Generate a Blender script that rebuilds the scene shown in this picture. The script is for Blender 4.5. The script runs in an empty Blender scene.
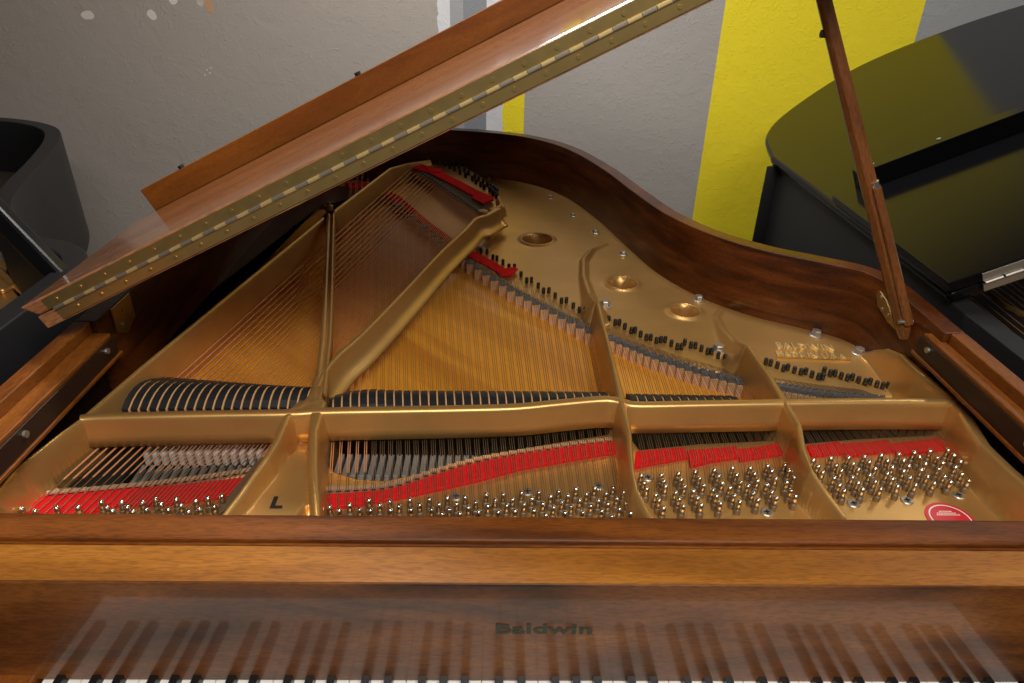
import bpy, math, random
import numpy as np
from mathutils import Matrix, Vector
random.seed(4)
S = bpy.context.scene
COL = S.collection

# ------------------------------------------------------------------ camera
CAM = np.array([-0.05734, -0.56556, 1.54325]); PITCH, YAW, ROLL, FPX = 0.50864, 0.02478, 0.02523, 702.536
cp, sp = math.cos(PITCH), math.sin(PITCH)
Fw = np.array([math.sin(YAW)*cp, math.cos(YAW)*cp, -sp]); R0 = np.array([math.cos(YAW), -math.sin(YAW), 0.0]); U0 = np.cross(R0, Fw)
Rt = math.cos(ROLL)*R0+math.sin(ROLL)*U0; Up = -math.sin(ROLL)*R0+math.cos(ROLL)*U0
cd = bpy.data.cameras.new('camera'); cam = bpy.data.objects.new('camera', cd); COL.objects.link(cam)
cd.sensor_width = 36; cd.lens = FPX/1024*36; cd.clip_start = .02
cam.matrix_world = Matrix(((Rt[0], Up[0], -Fw[0], CAM[0]), (Rt[1], Up[1], -Fw[1], CAM[1]), (Rt[2], Up[2], -Fw[2], CAM[2]), (0, 0, 0, 1)))
S.camera = cam
# ------------------------------------------------------------------ world, lamps, exposure
w = bpy.data.worlds.new('world'); S.world = w; w.use_nodes = True
w.node_tree.nodes['Background'].inputs[0].default_value = (1, .96, .92, 1)
w.node_tree.nodes['Background'].inputs[1].default_value = .07
S.view_settings.view_transform = 'Standard'; S.view_settings.look = 'None'
S.view_settings.exposure = 0; S.view_settings.gamma = 1
def area(name, loc, size, power, col=(1, .95, .88), aim=None):
    l = bpy.data.lights.new(name, 'AREA'); l.shape = 'RECTANGLE'; l.size, l.size_y = size; l.energy = power; l.color = col
    o = bpy.data.objects.new(name, l); COL.objects.link(o); o.location = loc
    if aim is not None: o.rotation_euler = (Vector(aim)-Vector(loc)).to_track_quat('-Z', 'Y').to_euler()
    return o
area('ceiling_lamp', (.15, -1.0, 2.6), (1.5, .5), 56, (1, .93, .84))
area('ceiling_lamp_right', (1.9, 1.4, 2.6), (.4, .8), 9, (1, .95, .88))
area('ceiling_lamp_back', (-.05, 1.25, 2.6), (1.0, .3), 36, (1, .95, .88))

# ------------------------------------------------------------------ helpers
def ray(x, y): return Fw + Rt*(x-512)/FPX - Up*(y-341.5)/FPX
def at(x, y, z=None, X=None, Y=None):
    d = ray(x, y)
    t = (z-CAM[2])/d[2] if z is not None else (Y-CAM[1])/d[1] if Y is not None else (X-CAM[0])/d[0]
    return CAM+t*d
def xy(pts, z): return [tuple(at(a, b, z=z)[:2]) for a, b in pts]
PW = {}
def empty(name, loc, label=None, cat=None, group=None):
    o = bpy.data.objects.new(name, None); COL.objects.link(o); o.location = loc; o.empty_display_size = .1
    PW[o.name] = Vector(loc)
    if label: o['label'] = label
    if cat: o['category'] = cat
    if group: o['group'] = group
    return o
def link(name, me, loc, parent=None, label=None, kind=None, rot=None, scale=None):
    o = bpy.data.objects.new(name, me); COL.objects.link(o); loc = Vector(loc)
    PW[o.name] = loc
    if parent is not None: o.parent = parent; loc = loc-PW[parent.name]
    o.location = loc
    if rot is not None: o.rotation_euler = rot
    if scale is not None: o.scale = scale
    if label: o['label'] = label
    if kind: o['kind'] = kind
    return o
def mesh(name, v, f, mats, fm=None, smooth=False):
    me = bpy.data.meshes.new(name); me.from_pydata([tuple(map(float, q)) for q in v], [], [tuple(map(int, q)) for q in f]); me.update()
    for m in (mats if isinstance(mats, (list, tuple)) else [mats]): me.materials.append(m)
    if fm is not None: me.polygons.foreach_set('material_index', fm)
    if smooth: me.polygons.foreach_set('use_smooth', [True]*len(me.polygons))
    return me
class MB:
    def __init__(s): s.v = []; s.f = []; s.m = []
    def add(s, v, f, m=0):
        b = len(s.v); s.v += [tuple(q) for q in v]; s.f += [tuple(i+b for i in q) for q in f]; s.m += [m]*len(f); return s
    def box(s, x0, x1, y0, y1, z0, z1, m=0):
        return s.add([(x0, y0, z0), (x1, y0, z0), (x1, y1, z0), (x0, y1, z0), (x0, y0, z1), (x1, y0, z1), (x1, y1, z1), (x0, y1, z1)],
              [(3, 2, 1, 0), (4, 5, 6, 7), (0, 1, 5, 4), (1, 2, 6, 5), (2, 3, 7, 6), (3, 0, 4, 7)], m)
    def fbox(s, O, a, b, c, m=0):   # box from corner O along vectors a, b, c
        O, a, b, c = map(np.array, (O, a, b, c))
        return s.add([O, O+a, O+a+b, O+b, O+c, O+a+c, O+a+b+c, O+b+c], [(3, 2, 1, 0), (4, 5, 6, 7), (0, 1, 5, 4), (1, 2, 6, 5), (2, 3, 7, 6), (3, 0, 4, 7)], m)
    def prism(s, pts, z0, z1, m=0):
        n = len(pts); A = sum(pts[i][0]*pts[(i+1) % n][1]-pts[(i+1) % n][0]*pts[i][1] for i in range(n))
        if A < 0: pts = pts[::-1]
        z0 = z0 if isinstance(z0, (list, tuple)) else [z0]*n; z1 = z1 if isinstance(z1, (list, tuple)) else [z1]*n
        return s.add([(p[0], p[1], z) for p, z in zip(pts, z0)]+[(p[0], p[1], z) for p, z in zip(pts, z1)],
              [tuple(range(n))[::-1], tuple(range(n, 2*n))]+[(i, (i+1) % n, n+(i+1) % n, n+i) for i in range(n)], m)
    def tube(s, pts, r, n=6, m=0, ms=None, cap=True):
        pts = [np.array(p, float) for p in pts]; r = r if isinstance(r, (list, tuple)) else [r]*len(pts)
        b = len(s.v)
        for i, p in enumerate(pts):
            t = pts[min(i+1, len(pts)-1)]-pts[max(i-1, 0)]; t /= np.linalg.norm(t)+1e-12
            up = np.array([0, 0, 1.]) if abs(t[2]) < .9 else np.array([0, 1., 0])
            a = np.cross(t, up); a /= np.linalg.norm(a); c = np.cross(a, t)
            for k in range(n):
                th = 2*math.pi*(k+.5)/n; s.v.append(tuple(p+r[i]*(math.cos(th)*a+math.sin(th)*c)))
        for i in range(len(pts)-1):
            for k in range(n):
                s.f.append((b+i*n+k, b+(i+1)*n+k, b+(i+1)*n+(k+1) % n, b+i*n+(k+1) % n)); s.m.append(ms[i] if ms else m)
        if cap:
            s.f.append(tuple(b+k for k in range(n))); s.m.append(m); e = b+(len(pts)-1)*n
            s.f.append(tuple(e+k for k in range(n))[::-1]); s.m.append(m)
        return s
    def lathe(s, c, prof, n=16, m=0):
        b = len(s.v); c = np.array(c)
        for r, z in prof:
            for k in range(n): s.v.append((c[0]+r*math.cos(2*math.pi*k/n), c[1]+r*math.sin(2*math.pi*k/n), c[2]+z))
        for i in range(len(prof)-1):
            for k in range(n): s.f.append((b+i*n+k, b+i*n+(k+1) % n, b+(i+1)*n+(k+1) % n, b+(i+1)*n+k)); s.m.append(m)
        e = b+(len(prof)-1)*n; s.f.append(tuple(e+k for k in range(n))); s.m.append(m)
        s.f.append(tuple(b+k for k in range(n))[::-1]); s.m.append(m); return s
    def build(s, name, mats, parent=None, label=None, kind=None, smooth=False, bevel=0, seg=2):
        v = np.array(s.v); c = (v.min(0)+v.max(0))/2
        me = mesh(name, v-c, s.f, mats, s.m, smooth)
        o = link(name, me, c, parent, label, kind)
        if bevel:
            b = o.modifiers.new('bevel', 'BEVEL'); b.width = bevel; b.segments = seg; b.limit_method = 'ANGLE'; b.angle_limit = .6
            b.harden_normals = False
        return o
def smooth_path(pts, n=8, closed=False):
    P = [np.array(p, float) for p in pts]; out = []
    N = len(P)
    for i in range(N if closed else N-1):
        g = lambda j: P[j % N] if closed else P[min(max(j, 0), N-1)]
        p0, p1, p2, p3 = g(i-1), g(i), g(i+1), g(i+2)
        for k in range(n):
            t = k/n; out.append(.5*((2*p1)+(-p0+p2)*t+(2*p0-5*p1+4*p2-p3)*t*t+(-p0+3*p1-3*p2+p3)*t**3))
    if not closed: out.append(P[-1])
    return out
def offset(path, d):     # open path, positive = to the left of travel
    out = []
    for i, p in enumerate(path):
        t = path[min(i+1, len(path)-1)]-path[max(i-1, 0)]; t = t/np.linalg.norm(t); out.append(p+d*np.array([-t[1], t[0]]))
    return out

# ------------------------------------------------------------------ materials
def new(name):
    m = bpy.data.materials.new(name); m.use_nodes = True; nt = m.node_tree; return m, nt, nt.nodes['Principled BSDF']
def N(nt, t, **k):
    n = nt.nodes.new(t)
    for a, b in k.items(): setattr(n, a, b)
    return n
def plain(name, c, rough=.5, metal=0, coat=0, spec=.5, noise=0, nscale=60, bump=0, coat_rough=.05):
    m, nt, b = new(name)
    b.inputs['Base Color'].default_value = (*c, 1); b.inputs['Roughness'].default_value = rough; b.inputs['Metallic'].default_value = metal
    b.inputs['Coat Weight'].default_value = coat; b.inputs['Coat Roughness'].default_value = coat_rough; b.inputs['Specular IOR Level'].default_value = spec
    if noise or bump:
        tc = N(nt, 'ShaderNodeTexCoord'); nz = N(nt, 'ShaderNodeTexNoise'); nz.inputs['Scale'].default_value = nscale; nz.inputs['Detail'].default_value = 5
        nt.links.new(tc.outputs['Object'], nz.inputs['Vector'])
        if noise:
            cr = N(nt, 'ShaderNodeValToRGB'); cr.color_ramp.elements[0].position = .3; cr.color_ramp.elements[1].position = .7
            cr.color_ramp.elements[0].color = (*[q*(1-noise) for q in c], 1); cr.color_ramp.elements[1].color = (*[min(1, q*(1+noise)) for q in c], 1)
            nt.links.new(nz.outputs['Fac'], cr.inputs['Fac']); nt.links.new(cr.outputs['Color'], b.inputs['Base Color'])
        if bump:
            bp = N(nt, 'ShaderNodeBump'); bp.inputs['Strength'].default_value = bump; bp.inputs['Distance'].default_value = .002
            nt.links.new(nz.outputs['Fac'], bp.inputs['Height']); nt.links.new(bp.outputs['Normal'], b.inputs['Normal'])
    return m
def wood(name, dark, mid, light, scale=(1, 8, 8), rot=(0, 0, 0), rough=.35, coat=.3, coat_rough=.08, fig=2.5, pores=.35, spec=.5):
    m, nt, b = new(name)
    tc = N(nt, 'ShaderNodeTexCoord'); mp = N(nt, 'ShaderNodeMapping'); mp.inputs['Scale'].default_value = scale
    if any(rot): mp.vector_type = 'TEXTURE'; mp.inputs['Scale'].default_value = [1/q for q in scale]; mp.inputs['Rotation'].default_value = [-q for q in rot]
    nt.links.new(tc.outputs['Object'], mp.inputs['Vector'])
    n1 = N(nt, 'ShaderNodeTexNoise'); n1.inputs['Scale'].default_value = fig; n1.inputs['Detail'].default_value = 6; n1.inputs['Distortion'].default_value = .6
    n2 = N(nt, 'ShaderNodeTexNoise'); n2.inputs['Scale'].default_value = fig*24; n2.inputs['Detail'].default_value = 4
    nt.links.new(mp.outputs[0], n1.inputs['Vector']); nt.links.new(mp.outputs[0], n2.inputs['Vector'])
    cr = N(nt, 'ShaderNodeValToRGB'); e = cr.color_ramp.elements; e[0].position = .32; e[0].color = (*dark, 1); e[1].position = .68; e[1].color = (*light, 1)
    q = e.new(.5); q.color = (*mid, 1); nt.links.new(n1.outputs['Fac'], cr.inputs['Fac'])
    c2 = N(nt, 'ShaderNodeValToRGB'); c2.color_ramp.elements[0].position = .38; c2.color_ramp.elements[0].color = (1-pores, 1-pores, 1-pores, 1); c2.color_ramp.elements[1].position = .55; c2.color_ramp.elements[1].color = (1, 1, 1, 1)
    nt.links.new(n2.outputs['Fac'], c2.inputs['Fac'])
    mx = N(nt, 'ShaderNodeMixRGB'); mx.blend_type = 'MULTIPLY'; mx.inputs[0].default_value = 1
    nt.links.new(cr.outputs[0], mx.inputs[1]); nt.links.new(c2.outputs[0], mx.inputs[2]); nt.links.new(mx.outputs[0], b.inputs['Base Color'])
    b.inputs['Roughness'].default_value = rough; b.inputs['Coat Weight'].default_value = coat; b.inputs['Coat Roughness'].default_value = coat_rough
    b.inputs['Specular IOR Level'].default_value = spec
    return m
W_D, W_M, W_L = (.090, .023, .003), (.170, .047, .005), (.25, .076, .009)
M = {}
M['wood_x'] = wood('walnut_along_x', W_D, W_M, W_L, (1, 9, 9), rough=.5, coat=.04, coat_rough=.3, spec=.3)
M['wood_y'] = wood('walnut_along_y', W_D, W_M, W_L, (9, 1, 9))
M['wood_ledge'] = wood('walnut_ledge', (.22, .076, .008), (.30, .108, .011), (.37, .142, .017), (1, 9, 9), rough=.5, coat=.04, coat_rough=.3, pores=.3, spec=.3)
M['wood_fall'] = wood('walnut_fallboard', (.035, .011, .003), (.14, .044, .008), (.23, .080, .015), (1.0, 4.5, 4.5), rough=.4, coat=.5, coat_rough=.07, fig=3.2, pores=.3)
M['wood_rim'] = wood('mahogany_rim', (.045, .010, .002), (.095, .023, .004), (.155, .042, .007), (2.2, 2.2, 16), rough=.33, coat=.12, coat_rough=.25, fig=3, pores=.45, spec=.35)
M['wood_lid'] = wood('walnut_lid', (.30, .115, .045), (.38, .16, .068), (.44, .20, .09), (1, 7, 7), rot=(0, .46, 0), rough=.3, coat=1, coat_rough=.10)
M['wood_lip'] = wood('walnut_lip', (.17, .048, .005), (.23, .070, .008), (.28, .090, .011), (2, 12, 12), rot=(0, .46, 0), rough=.45, coat=.08, pores=.2, spec=.3)
M['wood_arm'] = wood('walnut_arm', (.13, .036, .005), (.22, .066, .009), (.30, .098, .014), (9, 1.2, 9), rough=.42, coat=.1, spec=.35)
M['prop'] = wood('walnut_prop', (.13, .042, .012), (.2, .068, .018), (.27, .095, .026), (9, 9, 1.2), rot=(0, .46, 0), rough=.35, coat=.4)
M['gold'] = plain('bronze_plate_paint', (.64, .378, .128), .38, .72, noise=.09, nscale=9, bump=.08)
M['sound'] = wood('spruce_soundboard', (.62, .235, .016), (.78, .33, .026), (.88, .41, .04), (11, .7, 1), rot=(0, 0, -.75), rough=.4, coat=.25, fig=1.3, pores=.05)
M['brass'] = plain('brass', (.72, .51, .19), .3, .9, noise=.06, nscale=30)
M['brass_dk'] = plain('aged_brass', (.52, .37, .14), .38, .9, noise=.1, nscale=40)
M['brass_br'] = plain('bright_brass', (.95, .80, .42), .42, .8)
M['liner'] = plain('dark_brown_liner', (.022, .008, .004), .5)  # even dark brown for desk slides, arm panels and hole backing
M['agraffe'] = plain('pale_brass_agraffe', (.62, .45, .30), .45, .6)
M['steel'] = plain('nickel_steel', (.48, .46, .42), .45, .9)
M['steel_br'] = plain('bright_nickel', (.85, .84, .83), .15, 1)
M['pin'] = plain('tuning_pin_steel', (.62, .54, .45), .28, 1)
M['hitch'] = plain('black_rubber_sleeve', (.012, .013, .014), .35)
M['wire'] = plain('steel_wire', (.24, .17, .10), .45, .6)
M['copper'] = plain('copper_winding', (.74, .36, .18), .45, .6)
M['felt'] = plain('red_felt', (.62, .012, .014), .9, noise=.12, nscale=160, bump=.6, spec=.1)
M['black'] = plain('black_lacquer', (.004, .004, .005), .14, spec=.24)
M['black_satin'] = plain('black_satin', (.013, .013, .0145), .42, spec=.25)
M['damper'] = plain('black_damper_wood', (.014, .017, .021), .4)
M['damper_side'] = plain('tan_damper_felt', (.60, .33, .13), .8)
M['ivory'] = plain('white_key', (.82, .82, .80), .18, coat=.3)
M['ebony'] = plain('black_key', (.008, .008, .009), .25)
M['dark'] = plain('dark_brown_wood', (.02, .011, .006), .7)  # very dark brown for the neighbours' soundboards
M['hammer'] = plain('grey_damper_felt', (.20, .19, .175), .85, noise=.25, nscale=50)
M['hammer_w'] = plain('white_hammer_felt', (.55, .52, .48), .9, noise=.15, nscale=50)
M['bridge'] = plain('maple_bridge', (.60, .36, .20), .5)
M['graphite'] = plain('graphite_bridge_top', (.10, .11, .125), .45, noise=.3, nscale=200)
M['decal'] = plain('label_red', (.60, .03, .04), .4)
M['white'] = plain('label_white', (.8, .75, .7), .5)
M['ink'] = plain('black_ink', (.01, .01, .01), .5)
M['logo'] = plain('tarnished_brass_inlay', (.040, .042, .026), .4, .3)
M['floor'] = plain('grey_carpet', (.12, .11, .10), .95, noise=.2, nscale=90)
M['ceil'] = plain('ceiling_paint', (.7, .68, .65), .9)
M['sleeve'] = plain('amber_wood_block', (.55, .28, .07), .4)

# wall: plaster relief + painted upright bands
def wall_material():
    m, nt, b = new('painted_plaster'); L = nt.links.new
    g = N(nt, 'ShaderNodeNewGeometry'); sx = N(nt, 'ShaderNodeSeparateXYZ'); L(g.outputs['Position'], sx.inputs[0])
    jn = N(nt, 'ShaderNodeTexNoise'); jn.inputs['Scale'].default_value = 35; L(g.outputs['Position'], jn.inputs['Vector'])
    def math_(op, a, bv):
        n = N(nt, 'ShaderNodeMath', operation=op)
        for i, q in enumerate((a, bv)):
            if isinstance(q, (int, float)): n.inputs[i].default_value = q
            else: L(q, n.inputs[i])
        return n.outputs[0]
    jit = math_('MULTIPLY', math_('SUBTRACT', jn.outputs['Fac'], .5), .02)
    xj = math_('ADD', sx.outputs[0], jit)
    grey = (.44, .40, .365, 1); cool = (.37, .38, .40, 1); yel = (.95, .79, .03, 1); white = (.72, .74, .79, 1); grey2 = (.43, .41, .39, 1); cool2 = (.26, .28, .31, 1)
    nz = N(nt, 'ShaderNodeTexNoise'); nz.inputs['Scale'].default_value = 1.6; nz.inputs['Detail'].default_value = 3; L(g.outputs['Position'], nz.inputs['Vector'])
    base = N(nt, 'ShaderNodeMixRGB'); base.inputs[1].default_value = grey; base.inputs[2].default_value = (.41, .375, .345, 1); L(nz.outputs['Fac'], base.inputs[0])
    cur = base.outputs[0]
    for x0, c, src in [(-.296, white, xj), (-.25, cool, sx.outputs[0]), (-.20, cool2, sx.outputs[0]), (-.112, white, sx.outputs[0]), (-.046, yel, xj), (.04, grey2, sx.outputs[0]), (.785, yel, sx.outputs[0]), (1.541, cool, sx.outputs[0])]:
        mx = N(nt, 'ShaderNodeMixRGB'); L(math_('GREATER_THAN', src, x0), mx.inputs[0]); L(cur, mx.inputs[1]); mx.inputs[2].default_value = c; cur = mx.outputs[0]
    L(cur, b.inputs['Base Color'])
    n1 = N(nt, 'ShaderNodeTexNoise'); n1.inputs['Scale'].default_value = 9; n1.inputs['Detail'].default_value = 6; n1.inputs['Distortion'].default_value = 1.2; L(g.outputs['Position'], n1.inputs['Vector'])
    n2 = N(nt, 'ShaderNodeTexNoise'); n2.inputs['Scale'].default_value = 34; n2.inputs['Detail'].default_value = 4; n2.inputs['Distortion'].default_value = 2.5; L(g.outputs['Position'], n2.inputs['Vector'])
    r = N(nt, 'ShaderNodeValToRGB'); r.color_ramp.elements[0].position = .56; r.color_ramp.elements[1].position = .66; L(n2.outputs['Fac'], r.inputs['Fac'])
    h = math_('ADD', math_('MULTIPLY', n1.outputs['Fac'], 1.2), math_('MULTIPLY', r.outputs[0], .30))
    bp = N(nt, 'ShaderNodeBump'); bp.inputs['Strength'].default_value = .38; bp.inputs['Distance'].default_value = .006; L(h, bp.inputs['Height']); L(bp.outputs[0], b.inputs['Normal'])
    b.inputs['Roughness'].default_value = .6; b.inputs['Specular IOR Level'].default_value = .3
    return m
M['wall'] = wall_material()

# ------------------------------------------------------------------ room
WY = 2.35
wall = MB().box(-4, 4.5, WY, WY+.1, 0, 2.7).build('wall_back', M['wall'], kind='structure')
MB().box(-4, 4.5, -3, WY+.1, -.05, 0).build('floor', M['floor'], kind='structure')
MB().box(-4, 4.5, -3, WY+.1, 2.7, 2.75).build('ceiling', M['ceil'], kind='structure')
def patch(px, py, rx, rz, mat, lab):
    c = at(px, py, Y=WY); mb = MB(); n = 12; pts = []
    for k in range(n):
        a = 2*math.pi*k/n; q = random.uniform(.78, 1.1); pts.append((c[0]+rx*q*math.cos(a), c[2]+rz*q*math.sin(a)))
    v = [(a, WY-.0008, b_) for a, b_ in pts]+[(a, WY+.001, b_) for a, b_ in pts]
    mb.add(v, [tuple(range(n))]+[((i+1) % n, i, n+i, n+(i+1) % n) for i in range(n)])
    mb.build('paint_patch', mat, wall, lab)
patch(88, 15, .026, .018, M['white'], 'white bare spot where the grey paint has chipped, left')
patch(152, 15, .018, .018, M['white'], 'round white bare spot in the grey paint')
patch(173, 1, .017, .012, M['white'], None)
patch(200, 2, .014, .018, M['hammer_w'], 'ring-shaped pale scrape')
patch(209, 4, .015, .035, M['bridge'], 'tan pointed paint chip')
for a, b_ in [(207, 70), (210, 73), (205, 75), (211, 68)]: patch(a, b_, .003, .003, M['white'], None)

# ================================================================== the walnut grand piano
P = empty('grand_piano', (0, .8, 0), 'open walnut grand piano with raised lid and bronze plate, filling the foreground', 'piano')
XL, XR, ZR, ZB = -.745, .727, 1.0, .66
bent = [(XR, .457), (XR, .6), (.722, .68), (.69, .742), (.62, .79), (.53, .845), (.445, .93), (.375, 1.06), (.325, 1.24), (.27, 1.46), (.18, 1.69), (.05, 1.835), (-.12, 1.905), (-.30, 1.93), (-.48, 1.915), (-.62, 1.86), (-.71, 1.76), (XL, 1.62), (XL, 1.4), (XL, .457)]
rimo = smooth_path(bent, 7); rimi = offset(rimo, .036)
def ribbon(outer, inner, z0, z1, name, mat, parent, bevel=.002):
    mb = MB(); n = len(outer)
    v = [(*p, z0) for p in outer]+[(*p, z1) for p in outer]+[(*p, z0) for p in inner]+[(*p, z1) for p in inner]
    f = []
    for i in range(n-1):
        f += [(i, i+1, n+i+1, n+i), (n+i, n+i+1, 3*n+i+1, 3*n+i), (3*n+i, 3*n+i+1, 2*n+i+1, 2*n+i), (2*n+i, 2*n+i+1, i+1, i)]
    f += [(0, n, 3*n, 2*n), (n-1, 3*n-1, 4*n-1, 2*n-1)]
    mb.add(v, f); return mb.build(name, mat, parent, smooth=False, bevel=bevel)
rim = ribbon(rimo, rimi, ZB, ZR, 'rim', M['wood_rim'], P)
for pl in rim.data.polygons: pl.use_smooth = abs(pl.normal.z) < .5
# arms with the stepped ledge for the music desk
def arm(xo, s, mat, name):
    wd = .048 if s < 0 else .056
    # cross section steps inwards (s = direction to the inside); front end drops to the key cheek
    mb = MB()
    def slab(xa, xb, zt, y1=.45):
        yz = [(-.19, ZB), (y1, ZB), (y1, zt), (.1, zt), (.02, zt-.015), (-.05, zt-.07), (-.12, zt-.15), (-.19, zt-.2)]
        n = len(yz); a, b_ = sorted((xa, xb))
        mb.add([(a, y, z) for y, z in yz]+[(b_, y, z) for y, z in yz], [tuple(range(n))[::-1], tuple(range(n, 2*n))]+[(i, (i+1) % n, n+(i+1) % n, n+i) for i in range(n)])
    ye = .49 if s < 0 else .452
    slab(xo, xo+s*.026, ZR, .456); x1, x2 = sorted((xo+s*.0262, xo+s*wd)); mb.box(x1, x2, .0, ye, .937, ZR-.018)
    o = mb.build(name, mat, P, bevel=.002)
    x1, x2 = sorted((xo+s*(wd+.0002), xo+s*(wd+.0035))); MB().box(x1, x2, .02, ye+.004, .944, .976).build('desk_slide', M['liner'], P, bevel=.001)
    x1, x2 = sorted((xo+s*(wd+.0002), xo+s*(wd+.0065))); MB().box(x1, x2, .02, ye+.010, .938, .9435).build('slide_ledge', M['wood_arm'], P, bevel=.001)
    x1, x2 = sorted((xo+s*.0262, xo+s*.0275)); MB().box(x1, x2, .02, .456, ZB, .915).build('arm_liner', M['liner'], P)  # thin dark panel added over the arm's inner side
    for y in (.20, ye-.03):
        xs = xo+s*(wd+.0036); b_ = MB(); b_.tube([(xs, y, .965), (xs+s*.004, y, .965)], .005, 10); b_.build('screw', M['steel'], o)
    return o
arm(XR, -1, M['wood_arm'], 'arm'); arm(XL, 1, M['wood_arm'], 'arm')
# outlines inside the rim, dark backing and black slab below the plate
rl = offset(rimo, .05)
inner = [tuple(p) for p in offset(rimo, .03)]
MB().prism(inner, .662, .675).build('dark_hole_backing', M['liner'], P)  # dark sheet added so the plate holes look down into shade
MB().box(XL+.04, XR-.04, .10, .499, .70, .797).build('opening_shade_slab', M['ink'], P)  # black slab standing in for the shade inside the front openings
MB().box(XL+.02, XR-.02, -.19, .40, .62, .70).build('keybed', M['wood_x'], P, bevel=.003)
for x, y in ((-.62, .0), (.60, .0), (-.2, 1.6)):
    MB().lathe((x, y, 0), [(.02, 0), (.028, .02), (.03, .06), (.045, .5), (.055, .64), (.055, .665)], 16).build('leg', M['wood_y'], P, smooth=True)

# ---- cast plate as one relief
ZT, ZWB, ZH = .92, .855, .845
def softplus(x): return np.where(x > 30, x, np.log1p(np.exp(np.clip(x, -60, 30))))
def segd(X, Y, a, b_):
    ax, ay = a; bx, by = b_; dx, dy = bx-ax, by-ay; t = np.clip(((X-ax)*dx+(Y-ay)*dy)/(dx*dx+dy*dy+1e-12), 0, 1)
    return np.hypot(X-ax-t*dx, Y-ay-t*dy), t
def polyd(X, Y, pts):
    d = np.full(X.shape, 9.0); ins = np.zeros(X.shape, bool); n = len(pts)
    for i in range(n):
        a, b_ = pts[i], pts[(i+1) % n]; d = np.minimum(d, segd(X, Y, a, b_)[0])
        c = ((a[1] > Y) != (b_[1] > Y)) & (X < (b_[0]-a[0])*(Y-a[1])/(b_[1]-a[1]+1e-15)+a[0]); ins ^= c
    return np.where(ins, -d, d)
def smax(a, b_, k):
    h = np.clip(.5+.5*(a-b_)/k, 0, 1); return b_*(1-h)+a*h+k*h*(1-h)
def smin(a, b_, k): return -smax(-a, -b_, k)
E0 = .0011
def region(X, Y, pts, z, slope=5): return z-softplus(polyd(X, Y, pts)/E0)*E0*slope
def strut(X, Y, pts, slope=5, e=E0):      # pts: (px, py, z, halfwidth)
    w_ = [(*at(a, b_, z=z)[:2], z, h) for a, b_, z, h in pts]; out = np.full(X.shape, .5)
    for p, q in zip(w_[:-1], w_[1:]):
        d, t = segd(X, Y, p[:2], q[:2]); z = p[2]+(q[2]-p[2])*t; h = p[3]+(q[3]-p[3])*t
        out = np.maximum(out, z-softplus((d-h)/e)*e*slope)
    return out
xs = np.arange(XL+.028, XR-.026, .0021)
ys = np.concatenate([np.arange(.085, .42, .0019), np.arange(.42, 1.0, .0030), np.arange(1.0, 1.93, .0046)])
GX, GY = np.meshgrid(xs, ys)
rin = [tuple(p) for p in offset(rimo, .015)]
hitch_edge = xy([(365, 172), (392, 203), (430, 238), (461, 258), (488, 273), (512.6, 290.5), (536.8, 303.5), (561, 316), (590, 328), (609.4, 333), (647.8, 349.5), (691.7, 367), (746.6, 377.5), (779, 382), (818.8, 392), (862.7, 396.6), (905, 398), (945, 404)], ZH)
MB().prism([(XR-.04, .50)]+[(x+.01, y+.045) for x, y in hitch_edge[::-1][1:]]+[(-.40, 1.86), (-.62, 1.82), (XL+.04, 1.6), (XL+.04, .50)], .822, .835).build('soundboard', M['sound'], P)
rim_far = [tuple(p) for p in offset(rimo, .015)]
rim_far = [p for p in rim_far if (p[1] > .43 and p[0] > 0) or (p[1] > 1.5 and p[0] <= 0 and p[0] > -.62)]
hitch_poly = [(XR-.03, .40)]+rim_far[0:]+[tuple(q) for q in hitch_edge]
hitch_poly = [(XR-.03, .40)]+rim_far+hitch_edge
web_poly = xy([(-40, 560), (-20, 505), (10, 500), (50, 488), (68, 486), (85, 487), (110, 487), (150, 484), (200, 477), (245, 468), (262, 462), (300, 458), (318, 440), (322, 458), (335, 471), (357, 478), (385, 480), (420, 472), (460, 460), (500, 452), (560, 441), (612, 433), (630, 436), (640, 449), (700, 443), (790, 439), (800, 443), (860, 438), (940, 434), (957, 434), (975, 440), (1050, 500), (1110, 560)], ZWB)
Z = np.full(GX.shape, .60)
Z = np.maximum(Z, region(GX, GY, web_poly, ZWB))
hz = region(GX, GY, hitch_poly, ZH)
Z = np.maximum(Z, hz)
# duplex ridge along the hitch edge, ribs cast on the field
edge_px = [(461, 254), (488, 268), (512.6, 286), (536.8, 299), (561, 311.5), (590, 324)]
K1 = .006
def strut_w(pts, slope=5): return strut(GX, GY, pts, slope)
Z = smax(Z, strut_w([(a, b_, .850, .0015) for a, b_ in edge_px], 1.5), .004)
Z = smax(Z, strut_w([(a, b_-3, .850, .0015) for a, b_ in [(609.4, 331), (647.8, 347.5), (691.7, 365), (746.6, 375.5)]], 1.5), .004)
# bass hitch shelf
shelf = xy([(404, 160), (418, 168), (440, 180), (470, 197), (492, 211), (505, 205), (497, 192), (480, 175), (450, 158), (420, 148)], .880)
Z = smax(Z, region(GX, GY, shelf, .878, 5), .006)
# bosses round the three tuning holes
for hx, hy, r in [(.0499, 1.263, .041), (.2427, .978, .035), (.3621, .832, .031)]:
    d = np.hypot(GX-hx, GY-hy); Z = np.where(d < r*2.2, Z+.0065*np.exp(-((d-r)/.009)**2), Z)
    Z = np.where(d < r+.003, np.minimum(Z, .852-softplus((r-d)/.0012)*.0012*8), Z)
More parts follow.
